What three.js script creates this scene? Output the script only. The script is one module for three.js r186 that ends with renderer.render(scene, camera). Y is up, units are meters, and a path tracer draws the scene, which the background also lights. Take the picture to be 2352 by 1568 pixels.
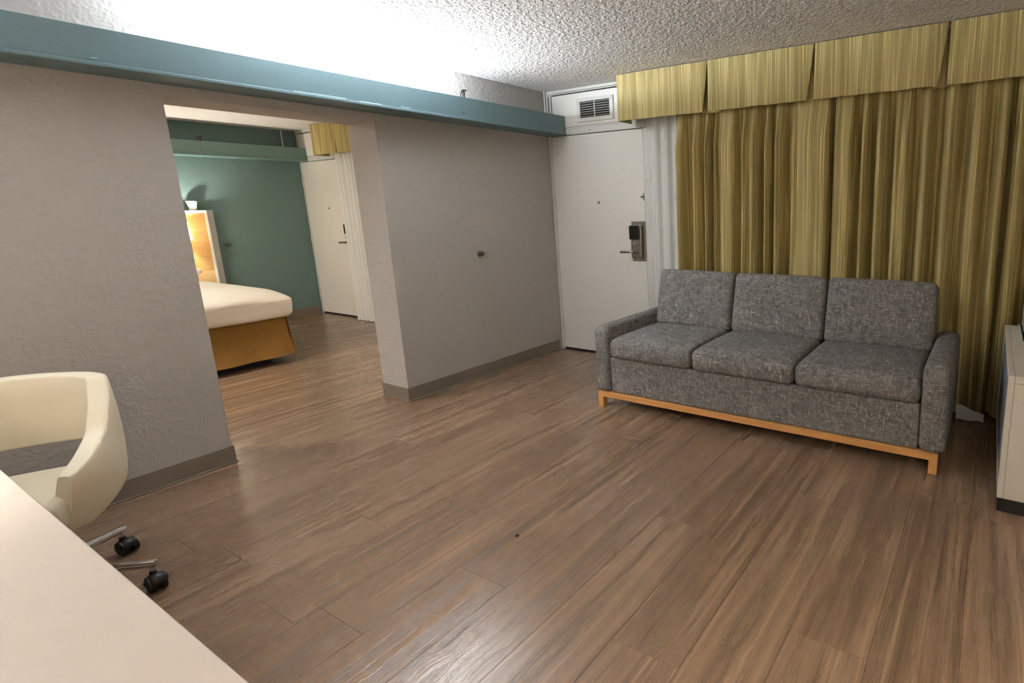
import * as THREE from 'three';
import { RoundedBoxGeometry } from 'three/addons/geometries/RoundedBoxGeometry.js';
import { mergeGeometries, mergeVertices, toCreasedNormals } from 'three/addons/utils/BufferGeometryUtils.js';
import { RectAreaLightUniformsLib } from 'three/addons/lights/RectAreaLightUniformsLib.js';

// ---------------------------------------------------------------- camera, light, exposure
// x runs across the room from the left wall (x = 0), z runs from the entrance wall (z = 0) towards the viewer, y is up.
const scene = new THREE.Scene();
scene.background = new THREE.Color(0x000000);
const camera = new THREE.PerspectiveCamera(69.83, 3189.6 / 1714.6, 0.05, 60);
camera.rotation.order = 'YXZ';
camera.position.set(3.6995, 1.4048, 3.9168);
camera.rotation.set(-0.1956, 0.5070, -0.0183);
camera.setViewOffset(3189.6, 1714.6, 0, 146.6, 2352, 1568);   // the picture is an off-centre crop of a wide photograph
camera.updateProjectionMatrix();

const renderer = new THREE.WebGLRenderer({ antialias: true });
renderer.toneMapping = THREE.LinearToneMapping;
renderer.toneMappingExposure = 1.74;
renderer.shadowMap.enabled = true;
RectAreaLightUniformsLib.init();

const COOL = new THREE.Color().setRGB(0.90, 0.98, 1.05);
const WARM = new THREE.Color().setRGB(1.0, 0.92, 0.81);
const TROUGH_POWER = 400, REAR_SHARE = 0.75, DESK_LAMP = 2.6, BEDSIDE = 2.2, FLOOR_LAMP = 5.0, BEDROOM_LAMP = 95, BEDROOM_FLOOR_LAMP = 1.1;

// ---------------------------------------------------------------- seeded noise
let seed = 12345;
const rnd = () => { seed = (seed * 1664525 + 1013904223) >>> 0; return seed / 4294967296; };
const hash = (x, y, s = 0) => { let h = (x * 374761393 + y * 668265263 + s * 974634541) | 0; h = Math.imul(h ^ (h >>> 13), 1274126177); h ^= h >>> 16; return (h >>> 0) / 4294967296; };
const sm = (t) => t * t * (3 - 2 * t);
function vnoise(x, y, px, py, s) {            // periodic value noise
  const x0 = Math.floor(x), y0 = Math.floor(y), fx = sm(x - x0), fy = sm(y - y0);
  const w = (a, p) => ((a % p) + p) % p;
  const a = hash(w(x0, px), w(y0, py), s), b = hash(w(x0 + 1, px), w(y0, py), s), c = hash(w(x0, px), w(y0 + 1, py), s), d = hash(w(x0 + 1, px), w(y0 + 1, py), s);
  return a + (b - a) * fx + (c - a) * fy + (a - b - c + d) * fx * fy;
}
function fbm(u, v, fx, fy, oct, s) { let t = 0, a = 0.5, n = 0; for (let i = 0; i < oct; i++) { t += a * vnoise(u * fx, v * fy, fx, fy, s + i); n += a; a *= 0.5; fx *= 2; fy *= 2; } return t / n; }
const clamp01 = (v) => Math.min(1, Math.max(0, v));
const smooth = (a, b, v) => sm(clamp01((v - a) / (b - a)));   // also for a > b
function tex(w, h, f, srgb = false) {         // f(u, v) -> grey or [r, g, b], 0..1
  const d = new Uint8Array(w * h * 4);
  for (let j = 0; j < h; j++) for (let i = 0; i < w; i++) {
    const c = f((i + 0.5) / w, (j + 0.5) / h, i, j), k = (j * w + i) * 4;
    if (typeof c === 'number') d[k] = d[k + 1] = d[k + 2] = clamp01(c) * 255; else { d[k] = clamp01(c[0]) * 255; d[k + 1] = clamp01(c[1]) * 255; d[k + 2] = clamp01(c[2]) * 255; }
    d[k + 3] = 255;
  }
  const t = new THREE.DataTexture(d, w, h); t.wrapS = t.wrapT = THREE.RepeatWrapping; t.magFilter = THREE.LinearFilter; t.minFilter = THREE.LinearMipmapLinearFilter; t.generateMipmaps = true;
  if (srgb) t.colorSpace = THREE.SRGBColorSpace;
  t.needsUpdate = true; return t;
}
const metres = (t, w, h = w) => { t.repeat.set(1 / w, 1 / h); return t; };

// ---------------------------------------------------------------- materials
const S = THREE.MeshStandardMaterial, P = THREE.MeshPhysicalMaterial;
const mat = (o) => new S({ roughness: 0.7, ...o });

// ceiling: sprayed stipple
const stippleBump = metres(tex(1024, 1024, (u, v) => {
  const a = fbm(u, v, 64, 64, 2, 3), b = fbm(u, v, 110, 110, 2, 9);
  return clamp01(smooth(0.44, 0.66, a) * 0.7 + smooth(0.5, 0.7, b) * 0.45);
}), 1.15);
const peelBump = metres(tex(1024, 1024, (u, v) => 0.55 * fbm(u, v, 90, 90, 2, 21) + 0.3 * smooth(0.45, 0.7, fbm(u, v, 36, 44, 3, 31)) + 0.15 * fbm(u, v, 9, 9, 2, 5)), 1.2);
const wallTone = metres(tex(512, 512, (u, v) => { const n = 0.965 + 0.06 * (fbm(u, v, 3, 3, 5, 41) - 0.5) + 0.03 * (fbm(u, v, 90, 90, 2, 43) - 0.5); return [n, n, n]; }), 2.3);
const M = {};
M.ceiling = mat({ color: 0xe4e1de, roughness: 0.95, bumpMap: stippleBump, bumpScale: 0.005 });
M.wall = mat({ color: 0xb0aca8, roughness: 0.85, map: wallTone, bumpMap: peelBump, bumpScale: 0.0032 });
M.tealWall = mat({ color: 0x667f7d, roughness: 0.8, map: wallTone, bumpMap: peelBump, bumpScale: 0.0015 });
M.tealBoard = mat({ color: 0x5f777f, roughness: 0.42, map: wallTone, bumpMap: metres(tex(512, 512, (u, v) => fbm(u, v, 24, 24, 4, 51)), 0.8), bumpScale: 0.0008 });
M.tealBoardDull = mat({ color: 0x6a8783, roughness: 0.5, map: wallTone, bumpMap: M.tealBoard.bumpMap, bumpScale: 0.0008 });
M.tealChip = mat({ color: 0x93b8c0, roughness: 0.35 });
M.base = mat({ color: 0x766c61, roughness: 0.55, bumpMap: peelBump, bumpScale: 0.0003 });
M.doorPaint = mat({ color: 0xf0eee9, roughness: 0.5, map: wallTone, bumpMap: metres(tex(512, 512, (u, v) => fbm(u, v, 40, 14, 4, 61)), 0.9), bumpScale: 0.0006 });
M.framePaint = mat({ color: 0xdcdcd8, roughness: 0.45, map: wallTone });
M.gap = mat({ color: 0x1a1714, roughness: 0.95 });
M.black = mat({ color: 0x0b0b0c, roughness: 0.45 });
M.blackGloss = mat({ color: 0x08080a, roughness: 0.18 });
M.chrome = mat({ color: 0xd8d8da, roughness: 0.12, metalness: 1 });
M.nickel = mat({ color: 0x8f8a83, roughness: 0.36, metalness: 0.9 });
M.rubber = mat({ color: 0x4c4a47, roughness: 0.6 });
M.whitePlastic = mat({ color: 0xe6e4de, roughness: 0.4 });
M.laminate = mat({ color: 0xddd2c8, roughness: 0.42, map: wallTone });
M.cream = mat({ color: 0xe4ded2, roughness: 0.5, map: wallTone, bumpMap: peelBump, bumpScale: 0.0004 });
M.greyFront = mat({ color: 0x8f969e, roughness: 0.5, map: wallTone });
M.mapleTex = metres(tex(512, 512, (u, v) => { const g = fbm(u, v, 4, 70, 4, 71), h = fbm(u, v, 3, 9, 3, 72); const k = 0.86 + 0.2 * (g - 0.5) + 0.16 * (h - 0.5); return [k, k * 0.985, k * 0.95]; }), 0.6);
M.maple = mat({ color: 0xdfa563, roughness: 0.45, map: M.mapleTex });

// floor: eight printed planks, one above the other in one sheet (u along the plank)
const PLANKS = 8, PLEN = 1.68, PWID = 0.253;
const plankGrain = [];
for (let k = 0; k < PLANKS; k++) plankGrain.push({ t: (hash(k, 3, 7) - 0.5) * 0.10, ph: hash(k, 5, 7) * 10, kn: [[hash(k, 1, 77), hash(k, 2, 77), 0.03 + 0.03 * hash(k, 4, 77)], [hash(k, 6, 77), hash(k, 8, 77), 0.02 + 0.03 * hash(k, 9, 77)]] });
const grain = new Float32Array(2048 * 1024);
const plankMap = tex(2048, 1024, (u, v, i, j) => {
  const k = Math.min(PLANKS - 1, Math.floor(v * PLANKS)), g = plankGrain[k], w = v * PLANKS - k;
  // knots bend the grain around them
  let bend = 0, knot = 0;
  for (const [ku, kv, kr] of g.kn) { const du = (u - ku) * 4.4, dv = (w - kv) * 0.66, r = Math.hypot(du, dv); const e = Math.exp(-(r * r) / (kr * kr * 9)); bend += (dv >= 0 ? 1 : -1) * e * 0.10; knot += Math.exp(-(r * r) / (kr * kr * 0.9)) * (0.55 + 0.45 * Math.sin(r * 260)); }
  const warp = 0.10 * (fbm(u, w, 3, 3, 3, 81 + k) - 0.5) + bend * 0.6;
  const y = w + warp;
  const broad = fbm(u, y, 2, 8, 3, 101 + k), streak = fbm(u, y, 3, 30, 4, 121 + k), fine = fbm(u, y, 9, 170, 3, 141 + k);
  const crack = smooth(0.70, 0.80, fbm(u, y, 6, 48, 2, 161 + k)) * smooth(0.5, 0.66, fbm(u, w, 5, 4, 2, 171 + k));
  const pale = smooth(0.56, 0.76, fbm(u, y, 3, 13, 2, 181 + k));
  let t = 0.5 + g.t + 0.38 * (broad - 0.5) + 0.40 * (streak - 0.5) + 0.22 * (fine - 0.5) + 0.13 * pale - 0.22 * crack - 0.17 * knot;
  grain[j * 2048 + i] = t + 0.15 * (fine - 0.5);
  const L = [0.350, 0.282, 0.222], H = [0.935, 0.805, 0.675];
  t = clamp01(t); return [L[0] + (H[0] - L[0]) * t, L[1] + (H[1] - L[1]) * t, L[2] + (H[2] - L[2]) * t];
}, true);
const plankBump = tex(2048, 1024, (u, v, i, j) => grain[j * 2048 + i]);
const plankRough = tex(1024, 512, (u, v, i, j) => 0.52 - 0.9 * (grain[(j * 2) * 2048 + i * 2] - 0.5));
M.plank = mat({ color: 0xcbc5c0, map: plankMap, roughness: 0.5, roughnessMap: plankRough, bumpMap: plankBump, bumpScale: 0.0010 });
M.slab = mat({ color: 0x2c241d, roughness: 0.9 });

// sofa tweed: dark ground with short pale slubs both ways
const tweedData = new Float32Array(1024 * 1024);
for (let j = 0; j < 1024; j++) for (let i = 0; i < 1024; i++) tweedData[j * 1024 + i] = 0.27 + 0.17 * (fbm(i / 1024, j / 1024, 40, 40, 3, 201) - 0.5) + 0.07 * (hash(i >> 1, j, 5) - 0.5) + 0.07 * (hash(i, j >> 1, 6) - 0.5);
for (let k = 0; k < 11500; k++) {
  const x = Math.floor(rnd() * 1024), y = Math.floor(rnd() * 1024), horiz = rnd() < 0.5, len = 8 + Math.floor(rnd() * rnd() * 44), b = 0.07 + 0.36 * rnd() * rnd(), wd = rnd() < 0.6 ? 2 : 1;
  let drift = 0;
  for (let a = 0; a < len; a++) for (let c = 0; c < wd; c++) {
    if (rnd() < 0.03) drift += rnd() < 0.5 ? -1 : 1;
    const px = (x + (horiz ? a : c + drift) + 2048) % 1024, py = (y + (horiz ? c + drift : a) + 2048) % 1024;
    const e = Math.min(1, Math.min(a, len - a) / 5);
    tweedData[py * 1024 + px] = Math.max(tweedData[py * 1024 + px], 0.26 + b * e);
  }
}
const tweedMap = metres(tex(1024, 1024, (u, v, i, j) => { const t = tweedData[j * 1024 + i]; const k = t * 1.28 + 0.045; return [k, k * 0.985, k * 0.975]; }, true), 1.0);
const tweedBump = metres(tex(1024, 1024, (u, v, i, j) => tweedData[j * 1024 + i]), 1.0);
M.tweed = mat({ color: 0xffffff, map: tweedMap, roughness: 0.95, bumpMap: tweedBump, bumpScale: 0.0012 });

// drapery: fine wavering stripes of olive and straw
const stripeMap = metres(tex(1024, 512, (u, v) => {
  const w = u + 0.012 * (fbm(u, v, 5, 2, 3, 301) - 0.5);
  const a = fbm(w, v, 60, 2, 2, 311), b = fbm(w, v, 190, 3, 2, 321), c = fbm(w, v, 14, 1, 2, 331);
  const t = clamp01(0.46 + 0.5 * (a - 0.5) + 0.9 * (b - 0.5) + 0.3 * (c - 0.5) + 0.4 * smooth(0.62, 0.8, b));
  const L = [0.54, 0.49, 0.30], H = [0.92, 0.87, 0.655];
  return [L[0] + (H[0] - L[0]) * t, L[1] + (H[1] - L[1]) * t, L[2] + (H[2] - L[2]) * t];
}, true), 0.62, 1.3);
M.drape = mat({ color: 0xe8e3d4, map: stripeMap, roughness: 0.78, side: THREE.DoubleSide });
M.sheer = new P({ color: 0xf4f6f4, roughness: 0.95, transmission: 0.2, thickness: 0, side: THREE.DoubleSide });
M.vinyl = mat({ color: 0xf1e8d2, roughness: 0.45, bumpMap: metres(tex(512, 512, (u, v) => fbm(u, v, 70, 70, 2, 341)), 0.35), bumpScale: 0.0003 });
M.linen = mat({ color: 0xeeeae0, roughness: 0.9, bumpMap: metres(tex(512, 512, (u, v) => fbm(u, v, 6, 8, 5, 351)), 1.2), bumpScale: 0.006 });
M.ochre = mat({ color: 0x7d581a, roughness: 0.85, side: THREE.DoubleSide, map: metres(tex(256, 256, (u, v) => { const n = 0.9 + 0.2 * (fbm(u, v, 20, 40, 3, 361) - 0.5); return [n, n, n]; }), 0.6) });
M.boards = [0, 1, 2].map((k) => mat({ color: [0xd8b27a, 0xcda56a, 0xe0bd88][k], roughness: 0.45, map: M.mapleTex }));
M.shade = new P({ color: 0xfff2dc, roughness: 0.95, transmission: 0.45, thickness: 0, side: THREE.DoubleSide });
M.tube = mat({ color: 0xffffff, emissive: COOL, emissiveIntensity: 20, roughness: 0.4 });
M.bulb = mat({ color: 0xffffff, emissive: WARM, emissiveIntensity: 8, roughness: 0.4 });
M.bulbGlass = mat({ color: 0xffffff, emissive: WARM, emissiveIntensity: 2, roughness: 0.4 });
M.glass = new P({ color: 0xffffff, roughness: 0.03, transmission: 1, thickness: 0, ior: 1.5 });

// ---------------------------------------------------------------- shape helpers
const V = (x, y, z) => new THREE.Vector3(x, y, z);
function boxUV(g, ou = 0, ov = 0) {           // uv in metres from the widest-facing axis of every triangle
  g = g.index ? g.toNonIndexed() : g;
  const p = g.attributes.position, uv = new Float32Array(p.count * 2), a = V(), b = V(), c = V(), n = V();
  for (let i = 0; i < p.count; i += 3) {
    a.fromBufferAttribute(p, i); b.fromBufferAttribute(p, i + 1); c.fromBufferAttribute(p, i + 2);
    n.copy(b).sub(a).cross(c.clone().sub(a));
    const ax = Math.abs(n.x), ay = Math.abs(n.y), az = Math.abs(n.z);
    [a, b, c].forEach((q, k) => { const [s, t] = ax >= ay && ax >= az ? [q.z, q.y] : ay >= az ? [q.x, q.z] : [q.x, q.y]; uv[(i + k) * 2] = s + ou; uv[(i + k) * 2 + 1] = t + ov; });
  }
  g.setAttribute('uv', new THREE.BufferAttribute(uv, 2)); return g;
}
const plain = (g) => { const r = g.index ? g.toNonIndexed() : g; for (const k of Object.keys(r.attributes)) if (!['position', 'normal', 'uv'].includes(k)) r.deleteAttribute(k); return r; };
const merge = (list) => list.length === 1 ? list[0] : mergeGeometries(list.map(plain));
// box from corner to corner, edges rounded by r
function bx(x0, x1, y0, y1, z0, z1, r = 0) {
  const w = x1 - x0, h = y1 - y0, d = z1 - z0;
  const g = r > 0 ? new RoundedBoxGeometry(w, h, d, 2, Math.min(r, w / 2.01, h / 2.01, d / 2.01)) : new THREE.BoxGeometry(w, h, d);
  g.translate((x0 + x1) / 2, (y0 + y1) / 2, (z0 + z1) / 2); return boxUV(g);
}
function softBox(w, h, d, r, seg = 20, shape = null, ou = 0, ov = 0) {   // upholstered block centred on the origin
  let g = new THREE.BoxGeometry(w, h, d, seg, Math.max(6, seg >> 1), seg); g.deleteAttribute('normal'); g.deleteAttribute('uv');
  g = mergeVertices(g, 1e-5);
  const p = g.attributes.position, hx = w / 2, hy = h / 2, hz = d / 2, q = V(), c = V();
  // crowd the rows towards the edges so that the rounding has vertices to bend
  const crowd = (v, H) => { const t = v / H, s = Math.sign(t) * (1 - Math.pow(Math.max(0, 1 - Math.abs(t)), 1.7)); return s * H; };
  for (let i = 0; i < p.count; i++) {
    q.set(crowd(p.getX(i), hx), crowd(p.getY(i), hy), crowd(p.getZ(i), hz));
    c.set(THREE.MathUtils.clamp(q.x, -hx + r, hx - r), THREE.MathUtils.clamp(q.y, -hy + r, hy - r), THREE.MathUtils.clamp(q.z, -hz + r, hz - r));
    const n = q.clone().sub(c); if (n.lengthSq() > 1e-12) { n.normalize(); q.copy(c).addScaledVector(n, r); }
    if (shape) shape(q, q.x / hx, q.y / hy, q.z / hz);
    p.setXYZ(i, q.x, q.y, q.z);
  }
  g.computeVertexNormals(); return boxUV(g, ou, ov);
}
function cyl(a, b, r0, r1 = r0, seg = 20) {    // cylinder or cone from point a to point b
  const A = V(...a), B = V(...b), d = B.clone().sub(A), g = new THREE.CylinderGeometry(r1, r0, d.length(), seg);
  g.translate(0, d.length() / 2, 0); g.applyQuaternion(new THREE.Quaternion().setFromUnitVectors(V(0, 1, 0), d.normalize())); g.translate(A.x, A.y, A.z); return plain(g);
}
const tubeGeo = (pts, r, n = 24, s = 8) => plain(new THREE.TubeGeometry(new THREE.CatmullRomCurve3(pts.map((p) => V(...p))), n, r, s));
const lathe = (pts, seg = 32) => plain(new THREE.LatheGeometry(pts.map(([r, y]) => new THREE.Vector2(r, y)), seg));
function surface(nu, nv, f, uvf) {             // f(s, t) -> [x, y, z], smooth sheet
  const g = new THREE.PlaneGeometry(1, 1, nu, nv), p = g.attributes.position, uv = g.attributes.uv;
  for (let i = 0; i < p.count; i++) { const s = uv.getX(i), t = uv.getY(i), q = f(s, t), m = uvf(s, t, q); p.setXYZ(i, ...q); uv.setXY(i, ...m); }
  g.computeVertexNormals(); return g;
}

const names = {};
const numbered = (n) => { const k = names[n] = (names[n] ?? -1) + 1; return k ? `${n}_${String(k).padStart(3, '0')}` : n; };
function mesh(name, geo, m, parent) { const o = new THREE.Mesh(geo, m); o.name = name; o.castShadow = o.receiveShadow = true; parent.add(o); return o; }
function thing(name, label, category, at = [0, 0, 0], group, turn = 0) { const o = new THREE.Group(); o.name = numbered(name); o.position.set(...at); o.rotation.y = turn; o.userData = { label, category }; if (group) o.userData.group = group; scene.add(o); return o; }
function one(name, geo, m, label, category, group) { const o = mesh(numbered(name), geo, m, scene); o.userData = { label, category }; if (group) o.userData.group = group; return o; }
function struct(name, geo, m, label, category) { const o = geo ? mesh(name, geo, m, scene) : new THREE.Group(); o.name = name; if (!geo) scene.add(o); o.userData = { kind: 'structure', label, category }; return o; }

// ---------------------------------------------------------------- the room shell
const H = 2.429, W = 4.443, RX = 4.75, RZ = 5.7, Z1 = 1.645, Z2 = 2.714, HOP = 1.986, T = 0.309;
const BOX = 0.25;                               // thickness of the outer shell

struct('ceiling', bx(-W - BOX, RX + BOX, H, H + 0.2, -BOX, RZ + BOX), M.ceiling, 'white ceiling with a coarse sprayed stipple', 'ceiling');
struct('wall_left', merge([bx(-T, 0, 0, H, 0, Z1), bx(-T, 0, HOP, H, Z1, Z2), bx(-T, 0, 0, H, Z2, RZ)]), M.wall, 'light grey textured wall with a wide opening to the bedroom', 'wall');
struct('wall_far', bx(-W - BOX, -W, 0, H, -BOX, RZ + BOX), M.tealWall, 'teal bedroom wall behind the bed head', 'wall');
struct('wall_right', bx(RX, RX + BOX, 0, H, -BOX, RZ + BOX), M.wall, 'grey wall beside the low cabinet', 'wall');
struct('wall_rear', bx(-W, RX, 0, H, RZ, RZ + BOX), M.wall, 'grey wall opposite the entrance door', 'wall');
const D0 = 0.036, D1 = 1.056, DH = 2.036, WX0 = 1.42, WX1 = 4.35, WY0 = 0.32, WY1 = 2.06;
const backPieces = [];
for (const ox of [0, -W]) {
  const right = ox === 0 ? RX : -T;
  backPieces.push(bx(ox, ox + D1 + 0.05, DH + 0.055, H, -BOX, 0), bx(ox, ox + 0.03, 0, DH + 0.055, -BOX, 0));
  if (ox === 0) backPieces.push(bx(D1 + 0.05, WX0, 0, H, -BOX, 0), bx(WX0, WX1, 0, WY0, -BOX, 0), bx(WX0, WX1, WY1, H, -BOX, 0), bx(WX1, right, 0, H, -BOX, 0));
  else backPieces.push(bx(ox + D1 + 0.05, right, 0, H, -BOX, 0));
}
backPieces.push(bx(-T, 0, 0, H, -BOX, 0));
struct('wall_back', merge(backPieces), M.framePaint, 'off-white entrance wall behind the curtains', 'wall');

// floor: slab and separate vinyl planks that run along z
const floor = struct('floor', null, null, 'wood-look vinyl plank floor running through both rooms', 'floor');
mesh('subfloor', bx(-W - BOX, RX + BOX, -0.2, -0.005, -BOX, RZ + BOX), M.slab, floor);
const jointAt = { 0: 2.685, 2: 3.177, 4: 2.69, 5: 3.19, 7: 2.72, 8: 1.59, 9: 2.055, 10: 2.725, 11: 1.58 };
function plankGeo(x0, x1, z0, z1, variant, flip) {
  const b = 0.0006, y = 0, yb = -0.005;
  const A = [[x0, z0], [x1, z0], [x1, z1], [x0, z1]], B = [[x0 + b, z0 + b], [x1 - b, z0 + b], [x1 - b, z1 - b], [x0 + b, z1 - b]];
  const pos = [], uv = [], off = hash(Math.round(x0 * 100), Math.round(z0 * 100), 9);
  const U = (x, z) => [(z / PLEN) * (flip ? -1 : 1) + off, (variant + 0.02 + 0.96 * (x - x0) / PWID) / PLANKS];
  const quad = (p) => { for (const k of [0, 2, 1, 0, 3, 2]) { pos.push(...p[k]); uv.push(...U(p[k][0], p[k][2])); } };
  quad(B.map(([x, z]) => [x, y, z]));
  for (let k = 0; k < 4; k++) { const l = (k + 1) % 4; quad([[A[k][0], y - b, A[k][1]], [A[l][0], y - b, A[l][1]], [B[l][0], y, B[l][1]], [B[k][0], y, B[k][1]]]); quad([[A[k][0], yb, A[k][1]], [A[l][0], yb, A[l][1]], [A[l][0], y - b, A[l][1]], [A[k][0], y - b, A[k][1]]]); }
  const g = new THREE.BufferGeometry(); g.setAttribute('position', new THREE.Float32BufferAttribute(pos, 3)); g.setAttribute('uv', new THREE.Float32BufferAttribute(uv, 2)); g.computeVertexNormals(); return g;
}
for (let k = -19; k <= 18; k++) {
  const x0 = Math.max(-W, 0.174 + k * PWID), x1 = Math.min(RX, 0.174 + (k + 1) * PWID);
  if (x1 - x0 < 0.01) continue;
  let z = (jointAt[k] ?? hash(k, 11, 3) * PLEN) % PLEN - PLEN, n = 0;
  for (; z < RZ; z += PLEN, n++) {
    const z0 = Math.max(0, z), z1 = Math.min(RZ, z + PLEN);
    if (z1 - z0 < 0.02) continue;
    mesh('plank', plankGeo(x0 + 0.0003, x1 - 0.0003, z0 + 0.0003, z1 - 0.0003, Math.floor(hash(k, n, 17) * PLANKS), hash(k, n, 19) < 0.5), M.plank, floor);
  }
}

// vinyl cove base
const BH = 0.1, BT = 0.008;
const coveZ = (x, z0, z1, s = 1) => merge([bx(Math.min(x, x + s * BT), Math.max(x, x + s * BT), 0, BH, z0, z1, 0.002), bx(Math.min(x, x + s * 0.016), Math.max(x, x + s * 0.016), 0, 0.007, z0, z1, 0.003)]);
const coveX = (z, x0, x1, s = 1) => merge([bx(x0, x1, 0, BH, Math.min(z, z + s * BT), Math.max(z, z + s * BT), 0.002), bx(x0, x1, 0, 0.007, Math.min(z, z + s * 0.016), Math.max(z, z + s * 0.016), 0.003)]);
struct('baseboard_left', merge([coveZ(0.0005, 0.05, Z1 + BT), coveX(Z1 + 0.0005, -T, BT)]), M.base, 'dark brown vinyl base along the short grey wall and round its end', 'baseboard');
struct('baseboard_near', merge([coveZ(0.0005, Z2 - BT, RZ), coveX(Z2 - 0.0005, -T, BT, -1)]), M.base, 'dark brown vinyl base behind the desk chair', 'baseboard');
struct('baseboard_far', coveZ(-W + 0.0005, 0.02, RZ), M.base, 'dark brown vinyl base along the teal bedroom wall', 'baseboard');
struct('baseboard_back', bx(D1 + 0.06, RX, 0, 0.07, 0.0005, 0.012, 0.003), M.framePaint, 'cream base behind the curtains', 'baseboard');

// window behind the curtains
const win = struct('window_1', null, null, 'wide window hidden behind the olive curtains', 'window');
mesh('window_frame', merge([bx(WX0, WX1, WY0, WY0 + 0.05, -0.14, -0.08), bx(WX0, WX1, WY1 - 0.05, WY1, -0.14, -0.08), bx(WX0, WX0 + 0.05, WY0 + 0.05, WY1 - 0.05, -0.14, -0.08), bx(WX1 - 0.05, WX1, WY0 + 0.05, WY1 - 0.05, -0.14, -0.08)]), M.nickel, win);
mesh('pane', bx(WX0 + 0.05, 2.86, WY0 + 0.05, WY1 - 0.05, -0.112, -0.108), M.glass, win);
mesh('pane', bx(2.86, WX1 - 0.05, WY0 + 0.05, WY1 - 0.05, -0.112, -0.108), M.glass, win);

// ---------------------------------------------------------------- entrance doors of both rooms (origin at the hinge corner on the floor)
function hinge(y) { return merge([cyl([D0 - 0.004, y - 0.05, 0.010], [D0 - 0.004, y + 0.05, 0.010], 0.0075, 0.0075, 10), bx(0.006, D0 - 0.006, y - 0.05, y + 0.05, 0.0005, 0.004, 0.001)]); }
function makeDoor(name, ox, label, full) {
  const d = struct(name, null, null, label, 'door'); d.position.x = ox;
  mesh('door_slab', bx(D0, D1, 0.02, DH - 0.004, -0.045, 0.0, 0.003), M.doorPaint, d);
  mesh('door_sill', bx(0.03, D1 + 0.05, 0.0005, 0.012, -0.1, -0.005, 0.003), M.gap, d);
  mesh('door_stop_back', bx(0.03, D1 + 0.05, 0.012, DH + 0.05, -0.2, -0.052), M.gap, d);
  mesh('jamb', bx(0.0305, D0 - 0.003, 0, DH, -0.05, 0.002), M.framePaint, d);
  mesh('jamb', merge([bx(D1 + 0.004, D1 + 0.05, 0, DH, -0.05, 0.004, 0.002), bx(D1 + 0.05, D1 + 0.10, 0, DH + 0.06, 0.0005, 0.012, 0.003)]), M.framePaint, d);
  const head = mesh('head_trim', bx(0.0305, D1 + 0.049, DH + 0.002, DH + 0.054, -0.05, 0.010, 0.003), M.framePaint, d);
  mesh('screw', cyl([0.50, DH + 0.028, 0.010], [0.50, DH + 0.028, 0.012], 0.004), M.gap, head);
  mesh('transom_panel', bx(0.075, D1 + 0.05, DH + 0.07, H - 0.045, 0.0006, 0.010, 0.002), M.doorPaint, d);
  mesh('ceiling_trim', merge([bx(0.03, D1 + 0.05, H - 0.026, H - 0.001, 0.0006, 0.024, 0.004), bx(0.07, D1 + 0.05, H - 0.036, H - 0.028, 0.0006, 0.015, 0.002)]), M.framePaint, d);
  mesh('corner_strip', bx(0.042, 0.066, DH + 0.07, H - 0.04, 0.0006, 0.013, 0.002), M.framePaint, d);
  mesh('corner_joint', merge([bx(0.0665, 0.0745, DH + 0.07, H - 0.04, 0.0004, 0.003), bx(0.024, 0.041, DH + 0.07, H - 0.04, 0.0004, 0.003), bx(0.075, D1 + 0.05, H - 0.0445, H - 0.0365, 0.0004, 0.003)]), M.gap, d);
  for (const y of [1.788, 1.02, 0.262]) mesh('hinge', hinge(y), M.framePaint, d);
  mesh('peephole', merge([cyl([0.553, 1.429, 0], [0.553, 1.429, 0.006], 0.013, 0.010, 16)]), M.nickel, d);
  mesh('latch_plate', bx(D1 + 0.014, D1 + 0.084, 1.606, 1.657, 0.0125, 0.018, 0.002), M.cream, d);
  mesh('guard_stud', merge([cyl([D1 - 0.01, 1.47, 0], [D1 - 0.01, 1.47, 0.03], 0.006), bx(D1 - 0.03, D1 + 0.0, 1.462, 1.478, 0.016, 0.022, 0.002), bx(D1 - 0.016, D1 - 0.004, 1.44, 1.50, 0.0005, 0.004, 0.001)]), M.nickel, d);
  const L0 = 0.908, L1 = 1.054;
  const plate = mesh('lock_plate', merge([bx(L0, L1, 0.912, 1.261, 0.0005, 0.008, 0.014)]), M.nickel, d);
  mesh('lock_case', bx(L0 + 0.008, L1 - 0.026, 0.940, 1.232, 0.008, 0.040, 0.013), M.nickel, plate);
  mesh('card_reader', bx(L0 + 0.002, L1 - 0.040, 1.105, 1.226, 0.0405, 0.052, 0.008), M.blackGloss, plate);
  mesh('thumb_turn', merge([cyl([0.962, 1.066, 0.040], [0.962, 1.066, 0.056], 0.015, 0.013, 20), bx(0.950, 0.974, 1.062, 1.070, 0.056, 0.066, 0.002)]), M.chrome, plate);
  mesh('lever_handle', merge([cyl([0.966, 1.0, 0.040], [0.966, 1.0, 0.052], 0.027, 0.024, 24), cyl([0.966, 1.0, 0.052], [0.966, 1.0, 0.088], 0.011, 0.011, 16), tubeGeo([[0.970, 1.0, 0.084], [0.94, 1.0, 0.090], [0.88, 0.998, 0.090], [0.836, 0.996, 0.086]], 0.010, 20, 10)]), M.nickel, plate);
  if (!full) { }
  return d;
}
makeDoor('door_1', 0, 'white entrance door with a card lock beside the sofa', true);
makeDoor('door_2', -W, 'white door of the bedroom beside the teal wall', false);

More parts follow.
